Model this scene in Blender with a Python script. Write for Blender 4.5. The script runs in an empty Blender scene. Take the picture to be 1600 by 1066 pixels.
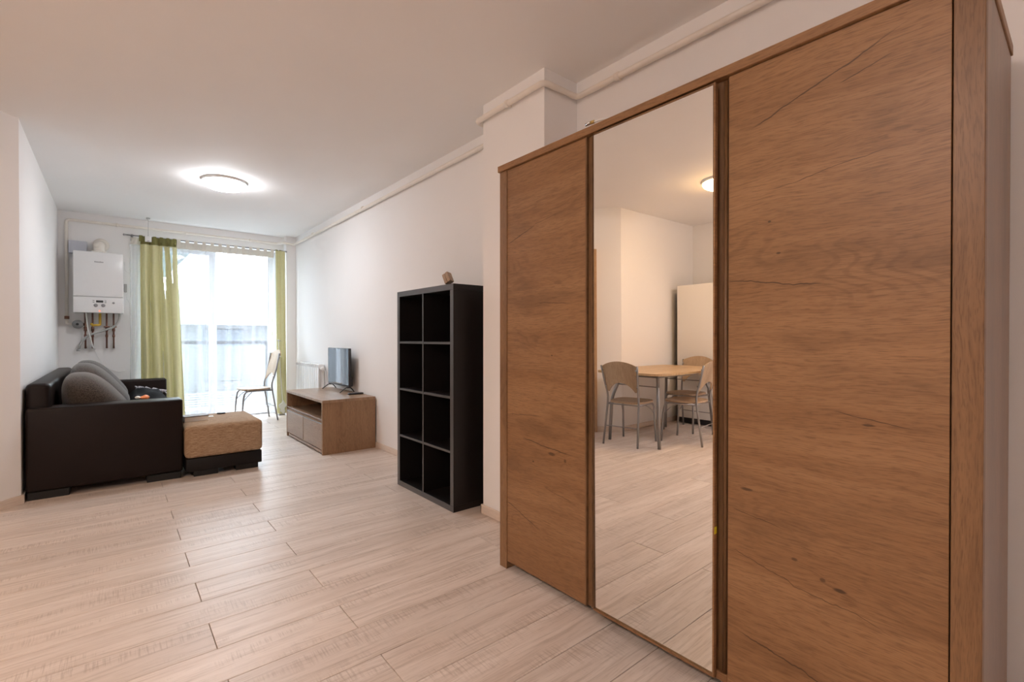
import bpy, bmesh, math, random
from mathutils import Vector, Matrix
random.seed(7)
R = math.radians
scene = bpy.context.scene
COL = scene.collection

# ------------------------------------------------------------------ camera, world, light, exposure
cam_data = bpy.data.cameras.new('camera')
cam_data.sensor_width = 36.0
cam_data.lens = 36.0 * 752.0 / 1600.0
cam_data.clip_start = 0.02
cam = bpy.data.objects.new('camera', cam_data)
cam.location = (0, 0, 1.122)
cam.rotation_euler = (R(90.0 - 0.381), 0, R(-39.7))
COL.objects.link(cam)
scene.camera = cam

world = bpy.data.worlds.new('world')
scene.world = world
world.use_nodes = True
bg = world.node_tree.nodes['Background']
bg.inputs['Color'].default_value = (0.78, 0.90, 1.0, 1)
bg.inputs['Strength'].default_value = 12.5

scene.view_settings.view_transform = 'Standard'
scene.view_settings.look = 'None'
scene.view_settings.gamma = 1.0
scene.view_settings.use_curve_mapping = False
scene.view_settings.exposure = 0.26
scene.cycles.max_bounces = 14
scene.cycles.diffuse_bounces = 8
scene.cycles.glossy_bounces = 6
scene.cycles.transparent_max_bounces = 24
scene.cycles.sample_clamp_indirect = 8.0
scene.cycles.caustics_reflective = False

LAMP_FAR = 56.0      # emission of the ceiling lamp diffusers
LAMP_NEAR = 44.0
LAMP_FILL = 130.0  # added fill lamp, out of view

portal = bpy.data.lights.new('window_portal', 'AREA')
portal.shape = 'RECTANGLE'
portal.size = 1.56
portal.size_y = 2.4
portal.cycles.is_portal = True
portal_o = bpy.data.objects.new('window_portal', portal)
portal_o.location = (1.10, 7.94, 1.19)
portal_o.rotation_euler = (R(-90), 0, 0)
COL.objects.link(portal_o)

# ------------------------------------------------------------------ node helper
class NT:
    def __init__(self, name):
        self.mat = bpy.data.materials.new(name)
        self.mat.use_nodes = True
        self.t = self.mat.node_tree
        self.t.nodes.clear()
        self.out = self.t.nodes.new('ShaderNodeOutputMaterial')
        self.cache = {}
    def new(self, typ):
        return self.t.nodes.new(typ)
    def put(self, sock, v):
        if v is None:
            return
        if hasattr(v, 'is_output'):
            self.t.links.new(v, sock)
        else:
            if isinstance(v, (tuple, list)) and len(v) == 3 and len(sock.default_value) == 4:
                v = (*v, 1)
            sock.default_value = v
    def m(self, op, a, b=None, c=None, clamp=False):
        n = self.new('ShaderNodeMath')
        n.operation = op
        n.use_clamp = clamp
        for i, v in enumerate((a, b, c)):
            if v is not None:
                self.put(n.inputs[i], v)
        return n.outputs[0]
    def smooth(self, v, lo, hi):
        n = self.new('ShaderNodeMapRange')
        n.interpolation_type = 'SMOOTHSTEP'
        self.put(n.inputs[0], v)
        n.inputs[1].default_value = lo
        n.inputs[2].default_value = hi
        n.inputs[3].default_value = 0.0
        n.inputs[4].default_value = 1.0
        return n.outputs[0]
    def coord(self):
        if 'c' not in self.cache:
            tc = self.new('ShaderNodeTexCoord')
            s = self.new('ShaderNodeSeparateXYZ')
            self.t.links.new(tc.outputs['Object'], s.inputs[0])
            self.cache['c'] = (tc.outputs['Object'], s.outputs[0], s.outputs[1], s.outputs[2])
        return self.cache['c']
    def rnd(self):
        if 'r' not in self.cache:
            self.cache['r'] = self.new('ShaderNodeObjectInfo').outputs['Random']
        return self.cache['r']
    def vec(self, x, y, z):
        n = self.new('ShaderNodeCombineXYZ')
        for i, v in enumerate((x, y, z)):
            self.put(n.inputs[i], v)
        return n.outputs[0]
    def noise(self, vec, scale=1.0, detail=4.0, rough=0.55, dist=0.0):
        n = self.new('ShaderNodeTexNoise')
        if vec is not None:
            self.put(n.inputs['Vector'], vec)
        n.inputs['Scale'].default_value = scale
        n.inputs['Detail'].default_value = detail
        n.inputs['Roughness'].default_value = rough
        n.inputs['Distortion'].default_value = dist
        return n.outputs[0]
    def mix(self, f, a, b, mode='MIX'):
        n = self.new('ShaderNodeMix')
        n.data_type = 'RGBA'
        n.blend_type = mode
        self.put(n.inputs[0], f)
        self.put(n.inputs[6], a)
        self.put(n.inputs[7], b)
        return n.outputs[2]
    def bump(self, h, strength=0.2, dist=0.002):
        n = self.new('ShaderNodeBump')
        n.inputs['Strength'].default_value = strength
        n.inputs['Distance'].default_value = dist
        self.put(n.inputs['Height'], h)
        return n.outputs[0]
    def bsdf(self, color, rough=0.5, metal=0.0, spec=0.5, normal=None, **kw):
        n = self.new('ShaderNodeBsdfPrincipled')
        self.put(n.inputs['Base Color'], color)
        self.put(n.inputs['Roughness'], rough)
        self.put(n.inputs['Metallic'], metal)
        n.inputs['Specular IOR Level'].default_value = spec
        if normal is not None:
            self.put(n.inputs['Normal'], normal)
        for k, v in kw.items():
            self.put(n.inputs[k.replace('_', ' ')], v)
        return n.outputs[0]
    def done(self, sh):
        self.t.links.new(sh, self.out.inputs[0])
        return self.mat

def srgb(r, g, b):
    f = lambda c: (c / 255 / 12.92) if c / 255 <= 0.04045 else ((c / 255 + 0.055) / 1.055) ** 2.4
    return (f(r), f(g), f(b))

def plain(name, color, rough=0.5, metal=0.0, spec=0.5, var=0.06, scale=18.0, bump=0.0, bscale=200.0):
    t = NT(name)
    c = t.coord()[0]
    n = t.noise(c, scale, 3)
    dark = tuple(x * (1 - var) for x in color)
    light = tuple(min(1, x * (1 + var)) for x in color)
    nm = t.bump(t.noise(c, bscale, 2), bump, 0.001) if bump else None
    return t.done(t.bsdf(t.mix(n, dark, light), rough, metal, spec, nm))

# ---- walls
def wall_paint(name, color):
    t = NT(name)
    c = t.coord()[0]
    n = t.noise(c, 2.2, 4)
    col = t.mix(n, tuple(x * 0.965 for x in color), color)
    return t.done(t.bsdf(col, 0.75, 0, 0.25, t.bump(t.noise(c, 260, 2), 0.10, 0.0008)))

M = {}
M['wall'] = wall_paint('white wall paint', (0.86, 0.85, 0.845))
M['ceiling'] = wall_paint('white ceiling paint', (0.92, 0.915, 0.91))

# ---- oak laminate; au: grain axis, av: across axis (0 x, 1 y, 2 z)
def oak(name, au, av, dark, mid, light, rough=0.42, cracks=(), knots=(), fine=1.0, seed=0.0, rings=1.0, tint=None):
    t = NT(name)
    c = t.coord()
    u, v = c[1 + au], c[1 + av]
    rs = t.m('MULTIPLY_ADD', t.rnd(), 31.0 if not cracks else 0.0, seed)
    w = t.m('ADD', c[1 + (3 - au - av)], rs)
    # knots bend the grain around them
    vv = v
    kmask = None
    for (ku, kv, ru, rv, depth) in knots:
        du = t.m('DIVIDE', t.m('SUBTRACT', u, ku), ru)
        dv = t.m('DIVIDE', t.m('SUBTRACT', v, kv), rv)
        wob = t.m('MULTIPLY', t.m('SUBTRACT', t.noise(t.vec(u, v, rs), 38, 3), 0.5), 1.1)
        r2 = t.m('ADD', t.m('ADD', t.m('MULTIPLY', du, du), t.m('MULTIPLY', dv, dv)), wob)
        g = t.m('POWER', 2.718, t.m('MULTIPLY', r2, -0.25))
        vv = t.m('ADD', vv, t.m('MULTIPLY', t.m('MULTIPLY', g, t.m('TANH', dv)), rv * 1.6))
        k = t.m('MULTIPLY', t.m('SUBTRACT', 1.0, t.smooth(r2, 0.15, 1.0)), depth)
        kmask = k if kmask is None else t.m('MAXIMUM', kmask, k)
    # slow waviness of the grain
    wv = t.noise(t.vec(t.m('MULTIPLY', u, 1.5), t.m('MULTIPLY', vv, 2.6), w), 1.0, 3, 0.5)
    vw = t.m('ADD', vv, t.m('MULTIPLY', t.m('SUBTRACT', wv, 0.5), 0.085))
    tone = t.noise(t.vec(t.m('MULTIPLY', u, 0.6), t.m('MULTIPLY', vw, 9.0), w), 1.0, 3, 0.55)
    tone2 = t.noise(t.vec(t.m('MULTIPLY', u, 2.2), t.m('MULTIPLY', vw, 30.0), w), 1.0, 3, 0.6)
    # annual rings
    rn = t.noise(t.vec(t.m('MULTIPLY', u, 1.1), t.m('MULTIPLY', vw, 4.5), w), 1.0, 2, 0.5, 0.2)
    ring = t.m('SINE', t.m('MULTIPLY', rn, 150.0))
    rmask = t.smooth(t.noise(t.vec(t.m('MULTIPLY', u, 1.6), t.m('MULTIPLY', vw, 5.0), t.m('ADD', w, 9.0)), 1.0, 2), 0.50, 0.68)
    ring = t.m('MULTIPLY', t.m('MULTIPLY', t.smooth(ring, 0.1, 1.0), rmask), 0.30 * rings)
    # pores
    po = t.noise(t.vec(t.m('MULTIPLY', u, 26.0), t.m('MULTIPLY', vw, 420.0), w), 1.0, 2, 0.6)
    pore = t.m('MULTIPLY', t.smooth(po, 0.50, 0.64), 0.36 * fine)
    po2 = t.noise(t.vec(t.m('MULTIPLY', u, 9.0), t.m('MULTIPLY', vw, 150.0), w), 1.0, 3, 0.6)
    col = t.mix(t.smooth(tone, 0.28, 0.72), mid, light)
    col = t.mix(t.m('MULTIPLY', t.smooth(tone2, 0.5, 0.78), 0.26), col, dark)
    col = t.mix(t.m('MULTIPLY', t.smooth(po2, 0.42, 0.70), 0.30), col, dark)
    col = t.mix(ring, col, dark)
    col = t.mix(pore, col, tuple(x * 0.6 for x in dark))
    # broad grey-brown clouds
    cl = t.smooth(t.noise(t.vec(t.m('MULTIPLY', u, 2.4), t.m('MULTIPLY', vw, 8.0), t.m('ADD', w, 21.0)), 1.0, 3), 0.52, 0.74)
    col = t.mix(t.m('MULTIPLY', cl, 0.45), col, tuple(x * 0.9 for x in dark))
    # cracks
    cm = None
    for (u0, v0, u1, v1, wd, am) in cracks:
        tt = t.m('DIVIDE', t.m('SUBTRACT', u, u0), u1 - u0)
        wob = t.m('MULTIPLY', t.m('SUBTRACT', t.noise(t.vec(t.m('MULTIPLY', u, 7.0), v0 * 9.0, rs), 1.0, 4, 0.6), 0.5), am)
        vc = t.m('ADD', t.m('MULTIPLY_ADD', tt, v1 - v0, v0), wob)
        d = t.m('ABSOLUTE', t.m('SUBTRACT', v, vc))
        ww = t.m('MULTIPLY', t.m('ADD', t.noise(t.vec(t.m('MULTIPLY', u, 22.0), v0, 3.0), 1.0, 2), 0.1), wd)
        line = t.m('SUBTRACT', 1.0, t.m('DIVIDE', d, ww), clamp=True)
        fade = t.m('MULTIPLY', t.smooth(tt, 0.0, 0.12), t.m('SUBTRACT', 1.0, t.smooth(tt, 0.75, 1.0)))
        k = t.m('MULTIPLY', t.m('MULTIPLY', t.m('POWER', line, 0.6), fade), 0.85)
        cm = k if cm is None else t.m('MAXIMUM', cm, k)
    if cm is not None:
        col = t.mix(cm, col, tuple(x * 0.22 for x in dark))
    if kmask is not None:
        col = t.mix(kmask, col, tuple(x * 0.3 for x in dark))
    if tint:
        col = t.mix(1.0, col, tint, 'MULTIPLY')
    nm = t.bump(t.m('SUBTRACT', po2, t.m('MULTIPLY', pore, 2.0)), 0.12, 0.0006)
    return t.done(t.bsdf(col, rough, 0, 0.4, nm))

OD, OM, OL = (0.125, 0.060, 0.024), (0.250, 0.126, 0.053), (0.320, 0.172, 0.079)

# ---- floor planks
def floor_mat():
    t = NT('whitewashed oak laminate')
    c = t.coord()
    u, v = c[1], c[2]
    r = t.m('MULTIPLY', t.rnd(), 57.0)
    wv = t.noise(t.vec(t.m('MULTIPLY', u, 1.3), t.m('MULTIPLY', v, 5.0), r), 1.0, 2)
    vw = t.m('ADD', v, t.m('MULTIPLY', t.m('SUBTRACT', wv, 0.5), 0.07))
    tone = t.noise(t.vec(t.m('MULTIPLY', u, 1.0), t.m('MULTIPLY', vw, 16.0), r), 1.0, 3)
    st = t.noise(t.vec(t.m('MULTIPLY', u, 3.0), t.m('MULTIPLY', vw, 70.0), r), 1.0, 4, 0.6)
    fi = t.noise(t.vec(t.m('MULTIPLY', u, 14.0), t.m('MULTIPLY', vw, 330.0), r), 1.0, 2, 0.6)
    saw = t.noise(t.vec(t.m('MULTIPLY', u, 190.0), t.m('MULTIPLY', v, 9.0), r), 1.0, 2, 0.6)
    sm = t.smooth(t.noise(t.vec(t.m('MULTIPLY', u, 2.4), t.m('MULTIPLY', v, 9.0), t.m('ADD', r, 5.0)), 1.0, 2), 0.50, 0.66)
    col = t.mix(t.smooth(tone, 0.3, 0.7), (0.68, 0.575, 0.50), (0.80, 0.705, 0.635))
    col = t.mix(t.m('MULTIPLY', t.smooth(st, 0.48, 0.70), 0.56), col, (0.47, 0.37, 0.30))
    col = t.mix(t.m('MULTIPLY', t.smooth(fi, 0.52, 0.72), 0.34), col, (0.36, 0.27, 0.21))
    col = t.mix(t.m('MULTIPLY', t.m('MULTIPLY', t.smooth(saw, 0.46, 0.64), sm), 0.38), col, (0.36, 0.27, 0.21))
    br = t.m('MULTIPLY_ADD', t.m('FRACT', t.m('MULTIPLY', r, 3.7)), 0.10, 0.88)
    col = t.mix(1.0, col, t.vec(br, br, br), 'MULTIPLY')
    nm = t.bump(t.m('ADD', st, t.m('MULTIPLY', saw, sm)), 0.10, 0.0008)
    rg = t.m('MULTIPLY_ADD', st, 0.10, 0.31)
    return t.done(t.bsdf(col, rg, 0, 0.36, nm))
M['floor'] = floor_mat()
M['joint'] = plain('dark plank joint', (0.11, 0.08, 0.06), 0.9)
M['baseboard'] = oak('pale beige baseboard', 1, 2, (0.56, 0.46, 0.38), (0.70, 0.60, 0.52), (0.76, 0.66, 0.58), 0.45, rings=0.3, fine=0.4)
M['baseboard_x'] = oak('pale beige baseboard along x', 0, 2, (0.56, 0.46, 0.38), (0.70, 0.60, 0.52), (0.76, 0.66, 0.58), 0.45, rings=0.3, fine=0.4)
M['pipe_paint'] = plain('cream pipe paint', (0.82, 0.77, 0.70), 0.4)
M['white_plastic'] = plain('white plastic', (0.78, 0.78, 0.77), 0.35, var=0.02)
M['white_enamel'] = plain('white enamel', (0.80, 0.80, 0.80), 0.22, var=0.015)
M['upvc'] = plain('white upvc', (0.74, 0.76, 0.80), 0.35, var=0.02)
M['grey_plastic'] = plain('grey plastic', (0.28, 0.28, 0.29), 0.45)
M['dark_plastic'] = plain('dark plastic', (0.025, 0.025, 0.028), 0.4)
M['display'] = plain('dark display', (0.045, 0.05, 0.055), 0.15)
M['chrome'] = plain('chrome', (0.62, 0.62, 0.64), 0.22, 1.0)
M['silver'] = plain('silver painted steel', (0.30, 0.295, 0.30), 0.38, 0.75)
M['copper'] = plain('dull copper', (0.23, 0.115, 0.085), 0.42, 0.7, var=0.3, scale=60)
M['brass'] = plain('brass', (0.62, 0.44, 0.16), 0.3, 1.0)
M['yellow_paint'] = plain('yellow gas paint', (0.72, 0.47, 0.06), 0.45)
M['grey_hose'] = plain('grey hose', (0.42, 0.42, 0.41), 0.6)
M['filter'] = plain('filter grey', (0.26, 0.26, 0.26), 0.5)
M['carton'] = plain('pale grey carton', (0.55, 0.56, 0.62), 0.8)
M['black_lam'] = plain('black brown laminate', (0.0085, 0.0065, 0.006), 0.42, var=0.2, spec=0.35)
M['edge_sheen'] = plain('black edge with painted window sheen', (0.085, 0.083, 0.086), 0.33, spec=0.5, var=0.1)  # window reflection on the shelf's front edges, put into a lighter grey
M['leather'] = plain('dark brown leather', (0.0100, 0.0055, 0.0045), 0.42, spec=0.2, var=0.25, scale=8, bump=0.25, bscale=330)
M['leather_base'] = plain('dark brown base leather', (0.007, 0.005, 0.0045), 0.5, spec=0.25, var=0.2, bump=0.2, bscale=330)
M['foot_black'] = plain('black foot plastic', (0.006, 0.006, 0.006), 0.6)
M['black_cloth'] = plain('black cloth', (0.008, 0.008, 0.009), 0.9, spec=0.08, var=0.3, bump=0.4, bscale=400)
M['tassel'] = plain('pale grey tassel yarn', (0.45, 0.43, 0.47), 0.9)
M['orange'] = plain('orange plastic', (0.75, 0.22, 0.06), 0.5)
M['paper'] = plain('cream paper', (0.86, 0.82, 0.75), 0.8)
M['book_cover'] = plain('brown book cover', (0.12, 0.07, 0.05), 0.5)
M['facade'] = plain('render facade', (0.165, 0.167, 0.168), 0.8, scale=2)
M['facade_grey'] = plain('grey render facade', (0.105, 0.110, 0.116), 0.8, scale=2)
M['facade_glass'] = plain('blue window glass', (0.040, 0.052, 0.068), 0.5)
M['teal'] = plain('teal roof', (0.045, 0.060, 0.060), 0.8)
M['rail'] = plain('grey metal rail', (0.050, 0.054, 0.062), 0.5, 0.2)
M['slat'] = plain('metal slat', (0.20, 0.205, 0.21), 0.5)
M['balcony_tile'] = plain('balcony tile', (0.55, 0.55, 0.55), 0.6)
M['ground'] = plain('pale ground', (0.40, 0.40, 0.40), 0.9)
M['sticker'] = plain('yellow sticker', (0.72, 0.62, 0.02), 0.6)
M['stack_wood'] = oak('pale block wood', 2, 1, (0.24, 0.16, 0.11), (0.40, 0.29, 0.21), (0.48, 0.37, 0.29), 0.6)
M['fridge'] = plain('fridge white', (0.80, 0.79, 0.77), 0.18, var=0.01)
M['dark_gap'] = plain('dark rubber', (0.02, 0.02, 0.02), 0.7)
M['door_wood'] = oak('light door wood', 2, 0, (0.30, 0.16, 0.08), (0.50, 0.31, 0.17), (0.58, 0.38, 0.22), 0.4, rings=0.5)
M['chair_wood'] = oak('pale oak chair board', 2, 0, (0.27, 0.17, 0.10), (0.42, 0.30, 0.19), (0.50, 0.37, 0.25), 0.4)
M['seat_wood'] = oak('pale oak seat board', 0, 1, (0.27, 0.17, 0.10), (0.40, 0.28, 0.18), (0.47, 0.34, 0.23), 0.35)
M['table_wood'] = oak('oak table board', 0, 1, (0.34, 0.21, 0.10), (0.52, 0.35, 0.18), (0.60, 0.42, 0.24), 0.35)
M['tvstand_front'] = oak('oak stand front', 1, 2, (0.17, 0.10, 0.062), (0.30, 0.195, 0.130), (0.37, 0.25, 0.175), 0.33, seed=3.0)
M['tvstand_side'] = oak('oak stand side', 2, 0, (0.14, 0.075, 0.038), (0.27, 0.155, 0.083), (0.33, 0.20, 0.112), 0.42, seed=5.0)
M['tvstand_top'] = oak('oak stand top', 1, 0, (0.17, 0.10, 0.058), (0.30, 0.19, 0.115), (0.37, 0.24, 0.155), 0.33, seed=7.0)
M['oak_v'] = oak('oak upright', 2, 1, tuple(x * .85 for x in OD), tuple(x * .78 for x in OM), tuple(x * .82 for x in OL), seed=2.0)
M['oak_side'] = oak('oak side panel', 2, 0, tuple(x * .8 for x in OD), tuple(x * .7 for x in OM), tuple(x * .75 for x in OL), 0.3, seed=4.0, rings=0.4)
M['oak_h'] = oak('oak rail', 1, 2, OD, OM, OL, seed=6.0, rings=0.5)
M['oak_dark'] = oak('oak handle groove', 2, 1, tuple(x * .6 for x in OD), tuple(x * .62 for x in OM), tuple(x * .66 for x in OL), 0.4, seed=8.0, rings=0.2)

def mirror_mat():
    t = NT('mirror glass')
    n = t.new('ShaderNodeBsdfGlossy')
    n.inputs['Color'].default_value = (0.93, 0.93, 0.91, 1)
    n.inputs['Roughness'].default_value = 0.0
    return t.done(n.outputs[0])
M['mirror'] = mirror_mat()

def glass_mat():
    t = NT('window glass')
    a = t.new('ShaderNodeBsdfTransparent')
    a.inputs[0].default_value = (0.95, 0.97, 0.97, 1)
    b = t.new('ShaderNodeBsdfGlossy')
    b.inputs['Roughness'].default_value = 0.0
    mx = t.new('ShaderNodeMixShader')
    mx.inputs[0].default_value = 0.05
    t.t.links.new(a.outputs[0], mx.inputs[1])
    t.t.links.new(b.outputs[0], mx.inputs[2])
    return t.done(mx.outputs[0])
M['glass'] = glass_mat()

def cloth_mat(name, color, transl=0.35, transp=0.0, weave=900.0):
    t = NT(name)
    c = t.coord()[0]
    n = t.noise(c, 30, 3)
    col = t.mix(n, tuple(x * .88 for x in color), color)
    d = t.new('ShaderNodeBsdfDiffuse')
    t.put(d.inputs[0], col)
    tr = t.new('ShaderNodeBsdfTranslucent')
    t.put(tr.inputs[0], col)
    mx = t.new('ShaderNodeMixShader')
    mx.inputs[0].default_value = transl
    t.t.links.new(d.outputs[0], mx.inputs[1])
    t.t.links.new(tr.outputs[0], mx.inputs[2])
    sh = mx.outputs[0]
    if transp > 0:
        tp = t.new('ShaderNodeBsdfTransparent')
        m2 = t.new('ShaderNodeMixShader')
        m2.inputs[0].default_value = transp
        t.t.links.new(sh, m2.inputs[1])
        t.t.links.new(tp.outputs[0], m2.inputs[2])
        sh = m2.outputs[0]
    return t.done(sh)
M['green'] = cloth_mat('olive green curtain', (0.68, 0.65, 0.38), 0.045)
M['green_band'] = cloth_mat('olive curtain header', (0.22, 0.205, 0.08), 0.04)
M['sheer'] = cloth_mat('sheer voile', (0.80, 0.81, 0.84), 0.07, 0.64)
M['sheer_band'] = cloth_mat('cream voile header', (0.80, 0.76, 0.68), 0.06, 0.03)
M['white_cloth'] = cloth_mat('white cloth', (0.80, 0.80, 0.72), 0.3)

def woven():
    t = NT('tan woven chenille')
    c = t.coord()
    h = t.m('ADD', c[3], c[2])
    a = t.noise(t.vec(t.m('MULTIPLY', c[1], 16), t.m('MULTIPLY', h, 300), 1.0), 1.0, 3, 0.7)
    b = t.noise(t.vec(t.m('MULTIPLY', c[1], 45), t.m('MULTIPLY', h, 180), 7.0), 1.0, 2, 0.7)
    col = t.mix(t.smooth(a, 0.35, 0.65), (0.22, 0.125, 0.068), (0.46, 0.33, 0.215))
    col = t.mix(t.m('MULTIPLY', t.smooth(b, 0.5, 0.7), 0.5), col, (0.58, 0.45, 0.32))
    return t.done(t.bsdf(col, 0.85, 0, 0.2, t.bump(t.m('ADD', a, b), 0.35, 0.002)))
M['woven'] = woven()

def taupe():
    t = NT('dark taupe chenille')
    c = t.coord()[0]
    a = t.noise(c, 140, 3, 0.7)
    b = t.noise(c, 8, 3)
    col = t.mix(t.smooth(a, 0.35, 0.65), (0.030, 0.024, 0.020), (0.105, 0.088, 0.075))
    col = t.mix(t.m('MULTIPLY', b, 0.3), col, (0.05, 0.04, 0.035))
    return t.done(t.bsdf(col, 0.9, 0, 0.15, t.bump(a, 0.4, 0.002), Sheen_Weight=0.3))
M['taupe'] = taupe()

def emit(name, color, strength):
    t = NT(name)
    n = t.new('ShaderNodeEmission')
    n.inputs[0].default_value = (*color, 1)
    n.inputs[1].default_value = strength
    return t.done(n.outputs[0])
M['lamp_far'] = emit('far lamp glow', (0.95, 0.96, 1.0), LAMP_FAR)
M['lamp_near'] = emit('near lamp glow', (1.0, 0.61, 0.27), LAMP_NEAR)
M['lamp_fill'] = emit('added fill lamp glow', (1.0, 0.87, 0.83), LAMP_FILL)
M['led'] = emit('red indicator', (1.0, 0.12, 0.05), 4.0)

def screen_mat():
    t = NT('glossy tv screen')
    return t.done(t.bsdf((0.012, 0.013, 0.016), 0.05, 0, 0.5, IOR=2.4))
M['screen'] = screen_mat()

# ------------------------------------------------------------------ mesh helper
def wloc(o):
    v = Vector((0, 0, 0))
    while o is not None:
        v += o.location
        o = o.parent
    return v

class MB:
    def __init__(self):
        self.bm = bmesh.new()
    def _merge(self, b2, smooth=False):
        me = bpy.data.meshes.new('tmp')
        for f in b2.faces:
            f.smooth = smooth
        b2.to_mesh(me)
        b2.free()
        self.bm.from_mesh(me)
        bpy.data.meshes.remove(me)
    def box(self, x0, x1, y0, y1, z0, z1, bev=0.0, seg=1, rot=None, smooth=False):
        b = bmesh.new()
        bmesh.ops.create_cube(b, size=1.0)
        bmesh.ops.scale(b, vec=(abs(x1 - x0), abs(y1 - y0), abs(z1 - z0)), verts=b.verts)
        if bev > 0:
            bmesh.ops.bevel(b, geom=list(b.edges) + list(b.verts), offset=bev, segments=seg, profile=0.5, affect='EDGES')
        if rot is not None:
            bmesh.ops.rotate(b, cent=(0, 0, 0), matrix=rot, verts=b.verts)
        bmesh.ops.translate(b, vec=((x0 + x1) / 2, (y0 + y1) / 2, (z0 + z1) / 2), verts=b.verts)
        self._merge(b, smooth or seg > 1)
        return self
    def tube(self, pts, r, seg=8, fil=0.0, fs=5, caps=True):
        P = [Vector(p) for p in pts]
        if fil > 0 and len(P) > 2:
            Q = [P[0]]
            for i in range(1, len(P) - 1):
                a, b, c = P[i - 1], P[i], P[i + 1]
                d1, d2 = (a - b), (c - b)
                k = min(fil, d1.length * .49, d2.length * .49)
                s, e = b + d1.normalized() * k, b + d2.normalized() * k
                for j in range(fs + 1):
                    q = j / fs
                    Q.append(s * (1 - q) ** 2 + b * 2 * q * (1 - q) + e * q * q)
            Q.append(P[-1])
            P = Q
        rad = r if isinstance(r, (list, tuple)) else [r] * len(P)
        b = bmesh.new()
        T = (P[1] - P[0]).normalized()
        up = Vector((0, 0, 1)) if abs(T.z) < .9 else Vector((1, 0, 0))
        nrm = T.cross(up).normalized()
        rings = []
        for i, p in enumerate(P):
            if i == 0:
                t2 = P[1] - P[0]
            elif i == len(P) - 1:
                t2 = P[-1] - P[-2]
            else:
                t2 = (P[i + 1] - P[i]).normalized() + (P[i] - P[i - 1]).normalized()
            t2 = t2.normalized() if t2.length > 1e-9 else T
            nrm = (nrm - t2 * nrm.dot(t2)).normalized()
            bi = t2.cross(nrm)
            rings.append([b.verts.new(p + (nrm * math.cos(2 * math.pi * k / seg) + bi * math.sin(2 * math.pi * k / seg)) * rad[i]) for k in range(seg)])
        for a, c in zip(rings, rings[1:]):
            for k in range(seg):
                b.faces.new((a[k], a[(k + 1) % seg], c[(k + 1) % seg], c[k]))
        if caps:
            b.faces.new(list(reversed(rings[0])))
            b.faces.new(rings[-1])
        bmesh.ops.recalc_face_normals(b, faces=b.faces)
        self._merge(b, True)
        return self
    def lathe(self, prof, cen, axis='z', seg=24):
        b = bmesh.new()
        cx, cy, cz = cen
        rings = []
        for (r, h) in prof:
            ring = []
            for k in range(seg):
                a = 2 * math.pi * k / seg
                c, s = r * math.cos(a), r * math.sin(a)
                p = {'z': (c, s, h), 'y': (c, h, s), 'x': (h, c, s)}[axis]
                ring.append(b.verts.new((cx + p[0], cy + p[1], cz + p[2])))
            rings.append(ring)
        for p, q in zip(rings, rings[1:]):
            for k in range(seg):
                b.faces.new((p[k], p[(k + 1) % seg], q[(k + 1) % seg], q[k]))
        b.faces.new(rings[0])
        b.faces.new(rings[-1])
        bmesh.ops.remove_doubles(b, verts=b.verts, dist=1e-6)
        bmesh.ops.recalc_face_normals(b, faces=b.faces)
        self._merge(b, True)
        return self
    def prism(self, poly, h0, h1, axis='z'):
        """poly: list of (a, b); extruded along axis"""
        b = bmesh.new()
        def pt(a, c, h):
            return {'z': (a, c, h), 'y': (a, h, c), 'x': (h, a, c)}[axis]
        lo = [b.verts.new(pt(a, c, h0)) for a, c in poly]
        hi = [b.verts.new(pt(a, c, h1)) for a, c in poly]
        n = len(poly)
        for k in range(n):
            b.faces.new((lo[k], lo[(k + 1) % n], hi[(k + 1) % n], hi[k]))
        b.faces.new(lo)
        b.faces.new(hi)
        bmesh.ops.recalc_face_normals(b, faces=b.faces)
        self._merge(b)
        return self
    def grid(self, fn, nu, nv, smooth=True, skip=None):
        b = bmesh.new()
        V = [[b.verts.new(fn(i / nu, j / nv)) for j in range(nv + 1)] for i in range(nu + 1)]
        for i in range(nu):
            for j in range(nv):
                if skip and skip((i + .5) / nu, (j + .5) / nv):
                    continue
                b.faces.new((V[i][j], V[i + 1][j], V[i + 1][j + 1], V[i][j + 1]))
        bmesh.ops.recalc_face_normals(b, faces=b.faces)
        self._merge(b, smooth)
        return self
    def blob(self, cx, cy, cz, rx, ry, rz, fn=None, sub=3, p=2.0):
        b = bmesh.new()
        bmesh.ops.create_icosphere(b, subdivisions=sub, radius=1.0)
        for v in b.verts:
            c = v.co.copy()
            if p != 2.0:
                s = (abs(c.x) ** p + abs(c.y) ** p + abs(c.z) ** p) ** (1 / p)
                c /= s
            c = Vector((c.x * rx, c.y * ry, c.z * rz))
            if fn:
                c = fn(c)
            v.co = c + Vector((cx, cy, cz))
        self._merge(b, True)
        return self
    def build(self, name, mat, parent=None, world=True, bevel=0.0):
        bm = self.bm
        off = Vector((0, 0, 0))
        if parent is not None:
            if world:
                off = wloc(parent)
        else:
            xs = [v.co for v in bm.verts]
            off = Vector(((min(v.x for v in xs) + max(v.x for v in xs)) / 2, (min(v.y for v in xs) + max(v.y for v in xs)) / 2, min(v.z for v in xs)))
        bmesh.ops.translate(bm, vec=-off, verts=bm.verts)
        me = bpy.data.meshes.new(name)
        bm.to_mesh(me)
        bm.free()
        me.materials.append(M[mat] if isinstance(mat, str) else mat)
        o = bpy.data.objects.new(name, me)
        COL.objects.link(o)
        if parent is not None:
            o.parent = parent
        else:
            o.location = off
        return o

def front_sheen(o, mat):
    """window sheen painted in: faces that look into the room get a lighter grey"""
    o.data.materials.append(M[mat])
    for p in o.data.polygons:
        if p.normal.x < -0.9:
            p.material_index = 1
    return o

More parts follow.
